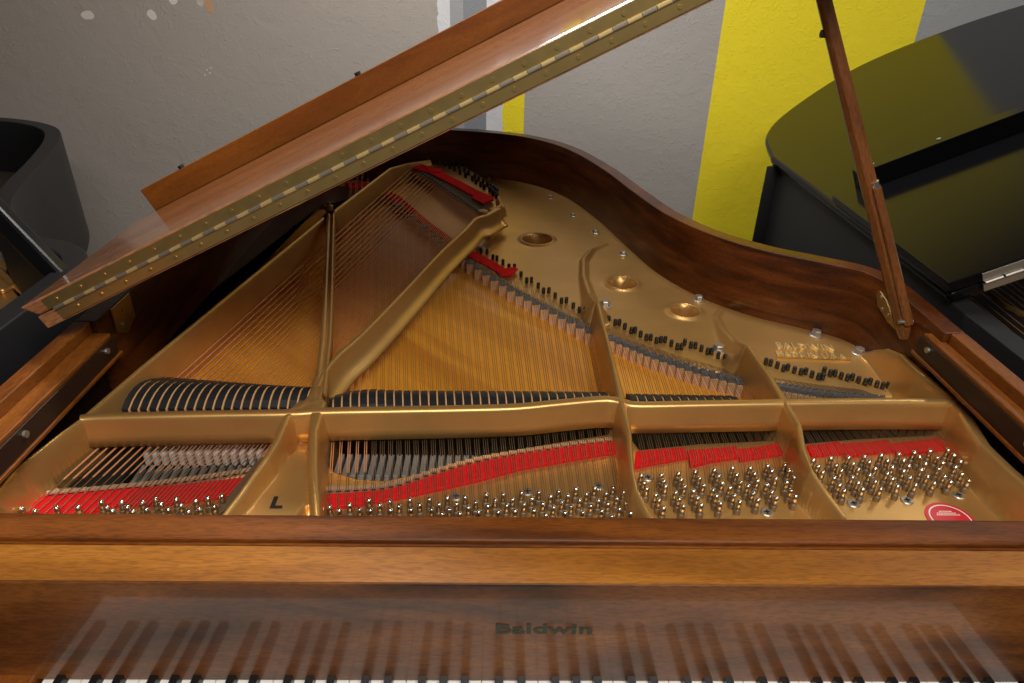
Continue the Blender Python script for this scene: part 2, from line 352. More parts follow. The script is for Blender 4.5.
# struts
T = ZT
struts = [
 ([(-68, 530, T, .005), (-7, 494, T, .005), (13, 469.5, T, .005), (58, 435, T, .005), (80, 419, T, .005), (138, 369, T, .005), (235, 289, T, .005), (323, 217, T, .005)], 14),
 ([(334, 210, T, .005), (390, 168, T, .005), (408, 163, .905, .006), (440, 158, .89, .006)], 9),
 ([(487, 212.5, .900, .0035), (501, 203.5, .908, .0040), (498, 195, .902, .0040)], 14),
 ([(313, 400, T, .014), (319, 388, T, .010)], 9),
 ([(622, 401, T, .008), (614, 366, T, .0055), (598, 302, T, .0055)], 9),
 ([(597, 301, .89, .005), (590, 293, .866, .005), (584, 275, .858, .004), (584, 258, .856, .004), (592, 248, .854, .003), (606, 243, .850, .003)], 1.6),
 ([(786, 402, T, .008), (771, 377, T, .006), (749, 346, T, .006)], 9),
 ([(748, 346, .90, .005), (736, 341, .872, .005), (722, 326, .860, .004), (717, 315, .853, .003), (722, 308, .849, .003)], 1.5),
 ([(863, 353, .852, .004), (875, 350, .872, .005), (888, 349, .895, .006), (903, 354.6, .913, .007), (922, 372, T, .007), (943, 389, T, .007), (958, 400, T, .007)], 9),
 ([(956, 403, T, .009), (966, 412, T, .010), (976, 430, T, .010), (986, 445, T, .009), (1010, 468, T, .009), (1060, 510, T, .009), (1110, 560, T, .009)], 9),
 ([(622, 401, T, .008), (629, 431, T, .0055), (632, 468, T, .0050), (636, 487, .915, .0045), (648, 512, .905, .005), (662, 535, .90, .005)], 15),
 ([(786, 402, T, .008), (800, 425, T, .0055), (804, 450, T, .0055), (812, 470, .915, .005), (827, 492, .905, .005), (846, 516, .895, .005), (860, 540, .89, .005)], 15),
 ([(300, 404, T, .010), (286, 416, T, .006), (276, 440, T, .006), (266, 457, T, .0055), (240, 494, .91, .0055), (226, 512, .905, .0055), (210, 530, .90, .005)], 8),
 ([(318, 402, T, .012), (313, 430, T, .0065), (313, 466, .915, .006), (316, 512, .905, .006), (318, 535, .90, .006)], 8)]
for pts, sl in struts: Z = smax(Z, strut_w(pts, sl), K1)
# panel with the model letter
lp = xy([(290, 454), (297, 449), (307, 449), (309, 470), (307, 503), (300, 512), (290, 545), (205, 545)], .885)
zl = region(GX, GY, lp, .885, 3)
Z = smax(Z, zl, .004)
rec = xy([(288, 416), (309, 416), (311, 452), (311, 545), (200, 545), (246, 500), (272, 458)], .87)
Z = smax(Z, region(GX, GY, rec, .868, 4), .008)
Z = np.minimum(Z, .9235)
outp = polyd(GX, GY, [(XL+.03, .085)]+[tuple(p) for p in offset(rimo, .03)][::-1][:]+[(XR-.03, .085)])
left_cut = xy([(-90, 560), (-18, 498), (5, 467), (51, 432), (74, 415), (136, 366), (232, 286), (320, 212), (330, 206), (388, 164), (404, 158)], T)
# outside of the bass rail nothing of the plate remains
bx = [p for p in left_cut]; poly_out = bx+[(-.45, 1.93), (-.9, 1.93), (-.9, 0.0)]
Z = np.where(polyd(GX, GY, poly_out) < -.004, .5, Z)
right_cut = [tuple(at(a, b_, z=z_)[:2]) for a, b_, z_ in [(862, 350, .845), (874, 346, .872), (887, 343.5, .895), (907, 349.5, .913), (928, 366.5, T), (949, 384.5, T), (962, 396, T), (972, 404, T), (984, 419, T), (992, 431, T), (1000, 443, T), (1024, 462, T), (1070, 500, T), (1120, 560, T)]]
Z = np.where(polyd(GX, GY, right_cut+[(.9, 0), (.9, .95), (right_cut[0][0], .95)]) < -.002, .5, Z)
blob = xy([(281, 413), (283, 410), (299, 404), (309, 393), (312, 378), (325, 364), (333, 358), (322, 373), (318, 384), (317, 400), (322, 410), (300, 413)], T)
Z = smax(Z, region(GX, GY, blob, T, 9), .006)
ny, nx = Z.shape; idx = np.arange(nx*ny).reshape(ny, nx)
Z = np.where((GY < .36) & (Z < .850), .850-(.850-Z)*10, Z)
Zc = np.maximum(Z, .775)
f = np.stack([idx[:-1, :-1], idx[:-1, 1:], idx[1:, 1:], idx[1:, :-1]], -1)
keep = (np.maximum.reduce([Z[:-1, :-1], Z[:-1, 1:], Z[1:, 1:], Z[1:, :-1]]) > .785)
ob = (outp < 0.003); keep &= ob[:-1, :-1]
f = f[keep]; used = np.unique(f); remap = -np.ones(nx*ny, int); remap[used] = np.arange(len(used)); f = remap[f]
V = np.stack([GX.ravel()[used], GY.ravel()[used]-.8, Zc.ravel()[used]], -1)
me = bpy.data.meshes.new('plate'); me.vertices.add(len(V)); me.vertices.foreach_set('co', V.ravel().astype('f'))
me.loops.add(f.size); me.loops.foreach_set('vertex_index', f.ravel().astype('i')); me.polygons.add(len(f))
me.polygons.foreach_set('loop_start', np.arange(0, f.size, 4, dtype='i')); me.polygons.foreach_set('use_smooth', [True]*len(f))
me.update(); me.materials.append(M['gold'])
plate = link('plate', me, (0, .8, 0), P, 'bronze painted cast plate with struts and three round holes')
def plate_z(x, y):
    i = int(np.clip(np.searchsorted(ys, y), 0, ny-1)); j = int(np.clip(np.searchsorted(xs, x), 0, nx-1)); return float(Zc[i, j])

MB().box(XL+.032, -.612, .19, .42, .799, .843).build('opening_shade_block', M['ink'], P)  # black block added to hide the rail's lower wall in the dark opening
# cross bar over the strings
bar_px = [(80, 417), (100, 415.5), (200, 413), (290, 411.5), (318, 410), (400, 408.5), (480, 407), (520, 405.5), (560, 401.5), (600, 398), (614, 398.5), (626, 401.5), (640, 403.5), (700, 402.5), (790, 401), (880, 400), (950, 400.5), (962, 401)]
def sweep(name, pxs, prof, sub=3, zs=None):
    bp_ = smooth_path([np.array([*at(a, b_, z=ZT)[:2], 0 if zs is None else zs[i]]) for i, (a, b_) in enumerate(pxs)], sub); mb = MB(); n = len(prof); v = []
    for i, p in enumerate(bp_):
        t = (bp_[min(i+1, len(bp_)-1)]-bp_[max(i-1, 0)])[:2]; t = t/np.linalg.norm(t); nn = np.array([t[1], -t[0]])
        for o_, z in prof: v.append((*(p[:2]+nn*o_), z+p[2]))
    f2 = [(i*n+k, (i+1)*n+k, (i+1)*n+(k+1) % n, i*n+(k+1) % n) for i in range(len(bp_)-1) for k in range(n)]+[tuple(range(n))[::-1], tuple((len(bp_)-1)*n+k for k in range(n))]
    mb.add(v, f2); return mb.build(name, M['gold'], plate, smooth=True)
sweep('cross_bar', bar_px, [(.016, .873), (.012, .890), (.009, .910), (.0085, .9165), (.0065, .9200), (.003, .9212), (-.003, .9212), (-.0065, .9200), (-.0085, .9165), (-.009, .89), (-.011, .873)])
# the diagonal strut between bass and tenor, and the slim grooved strut, both carried over the strings
sweep('diagonal_strut', [(313, 402), (317, 386), (325, 370), (339, 353), (362, 333), (404, 290), (440, 252), (466.6, 227.5), (476, 217.5), (487, 213.3), (500, 205)], [(.026, .868), (.026, .872), (.018, .876), (.008, .889), (.0045, .912), (.0035, .9185), (0, .9205), (-.0035, .9185), (-.0045, .912), (-.006, .90), (-.009, .868)], zs=[0]*9+[-.003, -.006])
sweep('slim_strut', [(319, 396), (321, 378), (323.5, 355), (326, 330), (328.5, 270), (330.5, 213)], [(.0105, .894), (.0105, .915), (.0085, .9195), (.004, .9195), (.0015, .913), (-.0005, .913), (-.003, .9195), (-.0085, .9195), (-.0105, .915), (-.0105, .894)])

# ---- raised casting text, model letter and fallboard name
def text(name, body, mat, parent, fx, size, ext, off=0, sx=1):
    c = bpy.data.curves.new(name, 'FONT'); c.body = body; c.size = size; c.extrude = ext; c.offset = off; c.align_x = 'CENTER'; c.space_character = 1.05; c.resolution_u = 4
    o = bpy.data.objects.new(name, c); COL.objects.link(o)
    bpy.context.view_layer.update(); me = bpy.data.meshes.new_from_object(o.evaluated_get(bpy.context.evaluated_depsgraph_get()))
    bpy.data.objects.remove(o); me.name = name; me.materials.clear(); me.materials.append(mat)
    me.transform(Matrix.Diagonal((sx, 1, 1, 1))); me.transform(fx.to_3x3().to_4x4())
    o = link(name, me, fx.translation, parent); return o
a = at(775, 349, z=.847); b_ = at(835, 352, z=.847); ang = math.atan2(b_[1]-a[1], b_[0]-a[0])
def flat(px, py, z, ang): q = at(px, py, z=z); return Matrix.Translation(q) @ Matrix.Rotation(ang, 4, 'Z')
text('cast_lettering', 'BALDWIN', M['brass_br'], plate, flat(806, 349.3, .8475, ang+.01), .032, .0018, .0, .78)
text('cast_lettering', 'MADE IN U.S.A.', M['brass_br'], plate, flat(813, 357.3, .8475, ang), .0245, .0018, .0, .82)
q0, q1 = at(777, 358.8, z=.847), at(851, 361.5, z=.847); dd = (q1-q0)/np.linalg.norm(q1-q0); pp = np.array([-dd[1], dd[0], 0])
MB().fbox(q0-np.array([0, 0, .002]), q1-q0, pp*.004, (0, 0, .0035)).build('cast_underline', M['brass'], plate)
text('model_letter', 'L', M['ink'], plate, flat(275, 507.5, .8862, .0), .030, .0004, .0010, 1.15)

_l = xy([(-90, 560), (-18, 498), (5, 467), (51, 432), (74, 415), (136, 366), (232, 286), (320, 212)], .83)
MB().prism([(XL+.03, .12)]+_l+[(-.40, 1.72), (XL+.06, 1.72), (XL+.03, 1.6)], .838, .848).build('bass_shade_shelf', M['wood_rim'], P)  # dark shelf added over the soundboard for the shade beside the bass rail
# ---- bolts
def bolt_mesh():
    mb = MB(); mb.lathe((0, 0, 0), [(.0145, 0), (.0145, .0025), (.013, .0035), (.010, .0035)], 16)
    mb.lathe((0, 0, .003), [(.0098, 0), (.0098, .008), (.0085, .0095)], 6); return mesh('bolt', mb.v, mb.f, M['steel'])
bm_ = bolt_mesh()
for (a, b_), s in [((489, 178), .7), ((550.5, 197), .8), ((573, 215), .8), ((595.5, 232), .9), ((623, 253.5), .9), ((698.5, 299), 1.0), ((816, 334), 1.05), ((859, 352), 1.05), ((482, 249), .8), ((605, 304.5), 1.1), ((718, 349), 1.1)]:
    q = at(a, b_, z=ZH+.003); link('bolt', bm_, (q[0], q[1], plate_z(q[0], q[1])-.0005), plate, scale=(s, s, s))
q = at(329, 209, z=.918); MB().lathe((q[0], q[1], .915), [(.012, 0), (.012, .012), (.006, .014), (.006, .022), (.003, .024)], 10).build('nut', M['brass_dk'], plate)
for a, b_ in [(853.5, 503.5), (907, 500.5), (958.6, 495.2), (767, 512.2), (456, 496.5), (527.5, 491.5), (598.5, 486), (648, 477.5), (717, 474.5), (500, 0), (770, 470.5)]:
    if b_ == 0: continue
    q = at(a, b_, z=ZWB+.001); mb = MB(); mb.lathe((q[0], q[1], ZWB-.001), [(.0088, 0), (.0088, .0022), (.0078, .0032), (.003, .0030)], 16)
    mb.box(q[0]-.0045, q[0]+.0045, q[1]-.0009, q[1]+.0009, ZWB+.0015, ZWB+.0026, 1); mb.box(q[0]-.0009, q[0]+.0009, q[1]-.0045, q[1]+.0045, ZWB+.0015, ZWB+.0026, 1)
    mb.build('plate_screw', [M['steel'], M['ink']], plate)

# ---- red round label at the right of the pin field
q = at(951, 519, z=ZWB+.001); mb = MB()
mb.lathe((q[0], q[1], ZWB), [(.0335, 0), (.0335, .0012)], 40)
dec = mb.build('round_label', M['decal'], plate, 'round red sticker with a white ring and small white print')
mb = MB(); n = 40
for r0, r1 in ((.0265, .0285),):
    v = [(q[0]+r*math.cos(2*math.pi*k/n), q[1]+r*math.sin(2*math.pi*k/n), ZWB+.0016) for r in (r0, r1) for k in range(n)]
    mb.add(v, [(k, (k+1) % n, n+(k+1) % n, n+k)[::-1] for k in range(n)])
for k, (yy, hw) in enumerate([(.014, .009), (.0105, .014), (.007, .016)]):
    x = -hw
    while x < hw:
        l = random.uniform(.0016, .003); mb.box(q[0]+x, q[0]+x+l, q[1]+yy, q[1]+yy+.0018, ZWB+.0011, ZWB+.0016); x += l+.0009
mb.build('label_print', M['white'], plate)

# ---- felt strips
def strip(pts, z, h, name='felt_strip'):
    w_ = xy(pts, z+h); MB().prism(w_, z, z+h).build(name, M['felt'], P, bevel=.0012)
ZF = ZWB-.001
strip([(28, 497), (37, 492), (120, 489), (180, 484), (243, 477), (250, 476), (230, 495), (170, 503), (120, 505), (70, 516), (15, 520)], ZF, .007)
up = [(322, 493.5), (340, 493), (380, 490), (400, 486), (430, 476), (460, 466), (500, 457), (540, 450), (580, 444), (612, 440), (617, 442)]
lo = [(621, 451.5), (600, 454), (560, 461), (520, 468), (480, 479), (450, 486), (400, 497), (360, 504), (318, 508)]
strip(up+lo, ZF, .007)
strip([(636, 451), (650, 449.5), (684, 446.8), (688, 453), (690, 457), (655, 463), (634, 467.5)], ZF, .006)
strip([(687, 449.5), (710, 448), (737, 445.5), (740, 452), (741, 456), (712, 460), (691, 465.5)], ZF, .008)
strip([(738, 448.5), (760, 446), (785, 441), (789, 452), (765, 456), (740, 460)], ZF, .007)
strip([(807, 445), (820, 444), (838, 440.5), (846, 450), (843, 453), (812, 456)], ZF, .006)
strip([(838, 443.5), (860, 442), (888, 439.5), (896, 450), (870, 452), (846, 455.5)], ZF, .008)
strip([(889, 443), (920, 440), (944, 437), (955, 444), (955, 447), (925, 451), (897, 454)], ZF, .007)
strip([(461, 247.5), (468, 249), (480, 254), (492, 260), (502, 266), (508, 272), (500, 273), (488, 266), (476, 260), (462, 252)], ZH+.002, .006)
strip([(500, 269), (513, 266.5), (518, 268), (512, 273.5), (502, 274.5), (497, 271)], ZH+.006, .006)
strip([(407, 164), (420, 163.5), (435, 168), (455, 178), (478, 190), (492, 196), (493, 199), (484, 199.5), (470, 194), (450, 183), (430, 173), (412, 167)], .884, .006)
strip([(474, 193), (493, 196), (494, 199), (483, 203), (472, 198)], .888, .006)
strip([(425, 166), (443, 169), (441, 172), (428, 171)], .888, .005)
strip([(345, 183), (372, 181), (375, 186), (350, 189)], .845, .006)
strip([(388, 190), (400, 196), (430, 222), (455, 240), (450, 244), (425, 226), (396, 203), (384, 194)], .849, .006)

# ---- tuning pins (pixel heads -> plan positions at head height)
PH = .025
sec3 = [(168, 345), (180, 372), (192, 400), (250, 340), (258, 365), (268, 390), (318, 335), (332, 362), (345, 388), (390, 330), (405, 355), (422, 382), (465, 322), (483, 345), (498, 375), (543, 315), (558, 342), (574, 370), (612, 312), (630, 337), (643, 365), (685, 305), (700, 325), (718, 355), (755, 298), (775, 325), (793, 350),
 (228, 425), (243, 448), (258, 478), (308, 415), (322, 440), (338, 468), (383, 410), (397, 436), (415, 467), (460, 402), (477, 430), (492, 460), (530, 395), (547, 425), (570, 450), (605, 388), (624, 415), (645, 445), (682, 380), (702, 410), (720, 435), (765, 373), (780, 403), (802, 430), (835, 368), (855, 395), (875, 422)]
sec3 = [(600+a/4.088, 390+b_/4.088) for a, b_ in sec3]
sec4 = [(160, 282), (180, 305), (198, 330), (235, 275), (253, 300), (275, 325), (303, 270), (322, 295), (345, 318), (370, 265), (392, 290), (415, 318), (440, 262), (465, 285), (487, 312), (510, 255), (530, 283), (550, 305), (573, 250), (598, 270), (620, 297), (642, 245), (667, 268), (690, 292), (712, 240), (737, 262), (762, 287),
 (248, 355), (267, 382), (290, 408), (320, 350), (343, 375), (365, 402), (392, 343), (412, 368), (435, 397), (462, 335), (485, 358), (510, 390), (533, 328), (555, 352), (578, 382), (604, 322), (627, 348), (654, 375), (674, 315), (697, 345), (722, 370), (743, 310), (768, 338), (795, 363)]
sec4 = [(774+a/4.088, 390+b_/4.088) for a, b_ in sec4]
s7 = [(45, 640), (92, 610), (140, 632), (190, 605), (240, 622), (285, 583), (292, 630), (335, 605), (388, 583), (388, 630), (432, 606), (485, 580), (488, 627), (533, 600), (580, 573), (588, 625), (625, 600), (640, 648), (668, 570), (677, 622), (715, 595), (728, 648), (757, 563), (770, 618), (806, 588), (820, 640)]
s8 = [(27, 553), (37, 610), (70, 580), (87, 640), (112, 550), (127, 607), (155, 575), (170, 635), (200, 545), (212, 600), (250, 572), (262, 627), (287, 540), (303, 597), (317, 652), (343, 563), (355, 615), (382, 535), (397, 588), (412, 643), (425, 558), (445, 608), (467, 527), (485, 583), (500, 637), (517, 550), (538, 605), (558, 523), (575, 580), (592, 630), (612, 547), (625, 600), (643, 655), (648, 515), (665, 572), (680, 625), (698, 540), (715, 592), (733, 645)]
sec2 = [(310+a/4.878, 380+b_/4.878) for a, b_ in s7]+[(480+a/4.878, 380+b_/4.878) for a, b_ in s8]
sec1 = [(21, 506.6), (34.7, 508.8), (55, 507), (76, 506), (100, 501), (105.5, 506), (111, 510), (120, 501), (125.7, 506), (131, 510.5), (141, 501), (146, 507.7), (154.8, 497.3), (159.8, 503.3), (167, 508.6), (175, 498.6), (179.8, 503.9), (187, 510.7), (194.3, 500), (198, 507.8), (206.4, 497.3), (213, 505), (220.4, 494.6)]
mb = MB(); mb.lathe((0, 0, 0), [(.0048, 0), (.0048, .001), (.0047, .0095), (.0036, .0100)], 10, 1)
mb.lathe((0, 0, .010), [(.0038, 0), (.0037, .009), (.0034, .0145)], 8, 0); mb.lathe((0, 0, .0243), [(.0033, 0), (.0033, .0004), (.0018, .0012)], 8, 2)
pm = mesh('tuning_pin', mb.v, mb.f, [M['pin'], M['wire'], M['steel_br']], mb.m, True)
PINS = {}
for k, sec in ((1, sec1), (2, sec2), (3, sec3), (4, sec4)):
    PINS[k] = []
    for a, b_ in sec:
        q = at(a, b_, z=ZWB+PH); PINS[k].append((q[0], q[1])); o = link('tuning_pin', pm, (q[0], q[1], ZWB), plate); o.rotation_euler = (.06, 0, random.uniform(0, 3))

# ---- strings
def lerp(a, b_, t): return a+(b_-a)*t
def curve(px, t):   # sample a pixel polyline by fraction
    px = [np.array(q, float) for q in px]; n = len(px)-1; i = min(int(t*n), n-1); return lerp(px[i], px[i+1], t*n-i)
def string(pts, r, ms):
    MB().tube(pts, r, 4, ms=ms, cap=False).build('string', [M['wire'], M['copper']], P, smooth=True)
A1 = [(51, 491), (103, 486.5), (150, 482), (200, 476), (252, 468), (266, 465)]
E1 = [(411, 168), (432, 180), (450, 192), (468, 203), (484, 214)]
cnt = 10+34; b_notes = []
for i in range(27): b_notes.append([i/26.0] if i < 10 else [i/26.0-.010, i/26.0+.010])
agr_m = MB().box(-.0062, .0062, -.0035, .0035, 0, .011).add([(-.004, -.0036, .006), (.004, -.0036, .006), (.004, -.0036, .0085), (-.004, -.0036, .0085)], [(0, 1, 2, 3)], 1)
am = mesh('agraffe', agr_m.v, agr_m.f, [M['agraffe'], M['ink']], agr_m.m)
n1 = 0
for i, ts in enumerate(b_notes):
    for t in ts:
        t = min(max(t, 0), 1); a = at(*curve(A1, t), z=.866); e = at(*curve(E1, t), z=.888); d = (e-a)/np.linalg.norm(e-a)
        f_ = a-d*(.085+.02*random.random()); f_[2] = .8645 if i else .8645
        h = e+d*.085; h[2] = .886; r = lerp(.0019, .0011, i/10) if i < 10 else .00078
        string([f_, a, a+d*.022, a+d*.024, e-d*.03, e-d*.028, e, h], [.0007, .0007, .0007, r, r, .0007, .0007, .0007], [0, 0, 0, 1, 0, 0, 0])
    t = i/26; a = at(*curve(A1, t), z=.866); link('agraffe', am, (a[0], a[1], ZWB-.001), plate, rot=(0, 0, .3))
A2 = [(325.5, 487.5), (345, 487), (380, 485), (400, 481), (430, 470.5), (455, 463.5), (480, 457), (520, 450), (560, 444), (590, 440), (613, 437.5)]
def A2t(t):   # even spacing in x
    x = lerp(325.5, 613, t); xs_ = [q[0] for q in A2]; return np.array([x, np.interp(x, xs_, [q[1] for q in A2])])
E2 = [(350, 160), (392, 197), (452, 249), (520, 290), (592, 331)]
def E2t(t): return np.array([np.interp(t, [0, .25, .5, .75, 1], [q[0] for q in E2]), np.interp(t, [0, .25, .5, .75, 1], [q[1] for q in E2])])
p2 = sorted(PINS[2]); nn = 33; total = 5*2+28*3; k = 0
for i in range(nn):
    m = 2 if i < 5 else 3
    for j in range(m):
        t = min(max((i+.5+(j-(m-1)/2)*.24)/nn, 0), 1); a = at(*A2t(t), z=.866); e = at(*E2t(t), z=.864); d = (e-a)/np.linalg.norm(e-a)
        f_ = a-d*.075; f_[2] = .864; pi_ = p2[min(k*len(p2)//total, len(p2)-1)]; k += 1
        tgt = np.array([pi_[0]-.004, pi_[1]+.002, ZWB+.006]); mid = lerp(f_, np.array([*tgt[:2], .864]), .35); mid[2] = .8635
        tgt = a-d*.13; tgt[2] = .862
        h = e+d*.075; h[2] = ZH+.006
        if i < 5: string([tgt, f_, a, a+d*.028, a+d*.030, e-d*.03, e-d*.028, e, h], [.0006]*4+[.0010, .0010]+[.0006]*3, [0, 0, 0, 0, 1, 0, 0, 0])
        else: string([tgt, lerp(a, f_, .6), a, e, h], .00058, [0, 0, 0, 0])
    a = at(*A2t((i+.5)/nn), z=.866); link('agraffe', am, (a[0], a[1], ZWB-.001), plate, rot=(0, 0, .1), scale=(.95, 1, 1))
def treble(Aa, Ab, Ea, Eb, nn, pins, front):
    cl = sorted([pins[q:q+3] for q in range(0, len(pins), 3)], key=lambda c: c[0][0])
    for i in range(nn):
        for j in range(3):
            t = (i+.5+(j-1)*.27)/nn; a = at(*lerp(np.array(Aa), np.array(Ab), t), z=.866); e = at(*curve([Ea, lerp(np.array(Ea), np.array(Eb), .5)+np.array([0, 1.5]), Eb], t), z=.864); d = (e-a)/np.linalg.norm(e-a)
            c = cl[min(i, len(cl)-1)][j]; tgt = np.array([c[0]-.004, c[1]+.001, ZWB+.006]); f_ = a-d*.03; f_[2] = .864; h = e+d*.055; h[2] = ZH+.006
            string([tgt, f_, a, e, h], .0005, [0]*4)
treble((638, 447), (789, 439), (612, 340), (753, 384), 18, PINS[3], 0)
treble((808, 442), (946, 436), (778, 387), (888, 399.5), 17, PINS[4], 0)

# ---- bridges
def bridge(pxs, nb, dirpx, name, z0=.822, z1=.862):
    wood_ = MB(); cap = MB()
    for i in range(nb):
        c = curve(pxs, (i+.5)/nb); c0 = curve(pxs, i/nb); c1 = curve(pxs, (i+1)/nb)
        P0, P1 = at(*c0, z=z1)[:2], at(*c1, z=z1)[:2]; wv = P1-P0; d = dirpx(i/nb); d = d/np.linalg.norm(d); W_ = np.linalg.norm(wv)
        sx = np.array([d[1], -d[0]]); wd = abs(wv@sx)*.98; Cc = (P0+P1)/2
        def bb(mb, l0, l1, za, zb, wf=1.0, mi=0):
            O = np.array([*(Cc+d*l0-sx*wd*wf/2), za]); mb.fbox(O, np.array([*(sx*wd*wf), 0]), np.array([*(d*(l1-l0)), 0]), (0, 0, zb-za), mi)
        bb(wood_, -.0135, .020, z1-.028, z1-.004); bb(cap, -.009, .012, z1-.006, z1, .95)
        for u in (-.3, 0, .3):
            for l in (-.007, .009): q = Cc+d*l+sx*wd*u; cap.box(q[0]-.0008, q[0]+.0008, q[1]-.0008, q[1]+.0008, z1, z1+.004)
    b1 = wood_.build(name, [M['bridge'], M['sound']], P, kind='stuff'); cap.build('bridge_pins', M['graphite'], b1, 'dark graphite pin row on the bridge', kind='stuff')
def d2(t): a = at(*A2t(t), z=.866)[:2]; e = at(*E2t(t), z=.866)[:2]; return e-a
bridge([(392, 199), (430, 232), (452, 250), (466, 259), (490, 275), (515, 291), (540, 304), (566, 317.5), (594, 332)], 24, lambda t: d2(.25+.75*t), 'long_bridge')
bridge([(608, 336), (650, 354), (700, 371), (752, 384)], 18, lambda t: np.array([-.02+.01*t, 1]), 'treble_bridge')
bridge([(777, 386), (830, 395), (888, 400)], 17, lambda t: np.array([0.0, 1]), 'treble_bridge')
def d1(t): a = at(*curve(A1, t), z=.866)[:2]; e = at(*curve(E1, t), z=.885)[:2]; return e-a
bridge([(413, 167), (432, 178), (450, 190), (468, 202), (480, 211)], 26, d1, 'bass_bridge', .84, .884)
q = at(483, 211, z=.89); MB().lathe((q[0], q[1], .865), [(.018, 0), (.018, .022), (.013, .027)], 12).build('bridge_end_block', M['sleeve'], P)

# ---- hitch pins
hp = [(476.8, 244.5), (481, 250), (487, 251), (493, 256.5), (497, 257.5), (503, 261.5), (509, 266), (514.5, 266), (521, 273.5), (526.8, 279.7), (531.6, 279.2), (538.3, 284.8), (543.6, 290), (549, 289.7), (555.2, 294.8), (561.6, 300), (566.5, 299.6), (573.4, 305), (579.5, 309.3), (585, 309.8)]
hp += [(560+a/4.555, 280+b_/4.555) for a, b_ in [(222, 175), (252, 190), (271, 190), (296, 208), (325, 227), (343, 225), (368, 243), (394, 258), (414, 258), (440, 272), (460, 268), (480, 268), (508, 285), (535, 300), (555, 300), (569, 280), (597, 293), (618, 295), (645, 308), (673, 322), (692, 322), (722, 340), (752, 352), (772, 350), (800, 360)]]
hp += [(720+a/4.555, 310+b_/4.555) for a, b_ in [(210, 232), (232, 237), (262, 248), (290, 262), (310, 258), (340, 270), (370, 278), (392, 276), (420, 290), (450, 300), (470, 300), (476, 272), (503, 285), (525, 285), (553, 297), (582, 305), (604, 303), (632, 315), (663, 325), (685, 323), (716, 335), (743, 342), (768, 340)]]
mb = MB(); mb.lathe((0, 0, 0), [(.0042, 0), (.0042, .0135), (.0030, .0150)], 8); hm = mesh('hitch_pin', mb.v, mb.f, M['hitch'], smooth=True)
for a, b_ in hp:
    q = at(a, b_, z=ZH+.008); link('hitch_pin', hm, (q[0], q[1], ZH-.001), plate)
for i in range(38):
    t = i/37; c = curve([(420, 158.5), (435, 158.5), (455, 166), (475, 178), (490, 188), (498, 194)], t)
    q = at(c[0]+random.uniform(-1, 1), c[1]+(2.5 if i % 2 else -1.5), z=.886); link('hitch_pin', hm, (q[0], q[1], .876), plate, scale=(1.25, 1.25, 1.35))

# ---- dampers
def damper(f_, b_, wd, z0, arch, parent=P, side=1):
    f_, b_ = np.array(f_), np.array(b_); d = b_-f_; L = np.linalg.norm(d); d = d/L; s_ = np.array([d[1], -d[0]]); n = 8
    def body(mb, o0, o1, dz, m=0):
        v = []
        for i in range(n+1):
            t = i/n; z = z0+arch*(.45+.55*math.sin(math.pi*min(1, t*1.25))**.8 if t*1.25 < 1 else .45*(1-(t-.8)/.2)+.02)+dz
            if t*1.25 >= 1: z = z0+arch*max(.06, .45*(1-(t-.8)/.2))+dz
            for o_ in (o0, o1):
                q = f_+d*L*t+s_*o_; v += [(*q, z0-.012), (*q, z)]
        fs = []
        for i in range(n):
            a = i*4; b2 = a+4; fs += [(a+1, a+3, b2+3, b2+1), (a, a+1, b2+1, b2), (a+3, a+2, b2+2, b2+3)]
        fs += [(0, 2, 3, 1), (n*4, n*4+1, n*4+3, n*4+2)]
        mb.add(v, fs, m)
    a = MB(); body(a, -wd/2, wd/2-.0030, 0); o = a.build('damper', M['damper'], parent, smooth=False)
    c = MB(); body(c, wd/2-.0030, wd/2-.0006, -.0012); c.build('damper_felt', M['damper_side'], o)
for i in range(20):
    t = i/19; f_ = at(lerp(126, 303, t), 411-2*t, z=.884)[:2]; b_ = at(lerp(163, 315, t**1.0), lerp(376.5, 388, t), z=.878)[:2]
    wdir = d1(min(1, .15+.8*t)); wd = .0150
    damper(f_, b_, wd*.93, .876, .026)
for i in range(33):
    x0 = 332+8.45*i; yb = np.interp(x0, [332, 372, 400, 500, 560, 610], [392, 388, 389.5, 390, 390.5, 391])
    if i < 2: yb += (2-i)*2
    b_ = at(x0, yb, z=.876)[:2]; d = d2(i/32); d = d/np.linalg.norm(d); damper(b_-d*.075, b_, .0142, .873, .020)
for i in range(13):
    x0 = 630+8.25*i; b_ = at(x0, 393.2+.15*i, z=.874)[:2]; damper(b_-np.array([0, .07]), b_, .0138, .872, .018)

# ---- what shows in the openings in front of the bar
for i in range(21):
    x0 = 337+8.55*i; a = at(x0, 473, z=.842)[:2]; b_ = at(x0+.5, 447, z=.846)[:2]; a[1] = min(a[1], .30)
    yv = b_-a; mb = MB(); mb.box(a[0]-.0042, a[0]+.0042, .243, .315, .815, .846); mb.tube([(a[0], .312, .80), (a[0], .312, .865)], .0012, 5, 1); mb.tube([(a[0]-.0042, .262, .846), (a[0]+.0042, .262, .846)], .003, 6)
    mb.build('hammer', [M['hammer'], M['ink']], P, bevel=.002)
for i in range(17):
    x0 = 150+8.6*i; a = at(x0, 446, z=.845); mb = MB(); mb.box(a[0]-.0043, a[0]+.0043, a[1]-.020, a[1]+.02, .82, .846); mb.box(a[0]-.003, a[0]+.003, a[1]-.07, a[1]-.028, .82, .832, 1)
    mb.build('hammer', [M['hammer_w'], M['hammer']], P, bevel=.003)
for i in range(34):
    x0 = 640+9*i; a = at(x0, 436, z=.85)
    if 785 < x0 < 812 or x0 > 945: continue
    mb = MB(); mb.tube([(a[0], a[1]+.01, .80), (a[0], a[1]+.01, .862)], .0012, 5); mb.build('damper_wire', M['ink'], P)

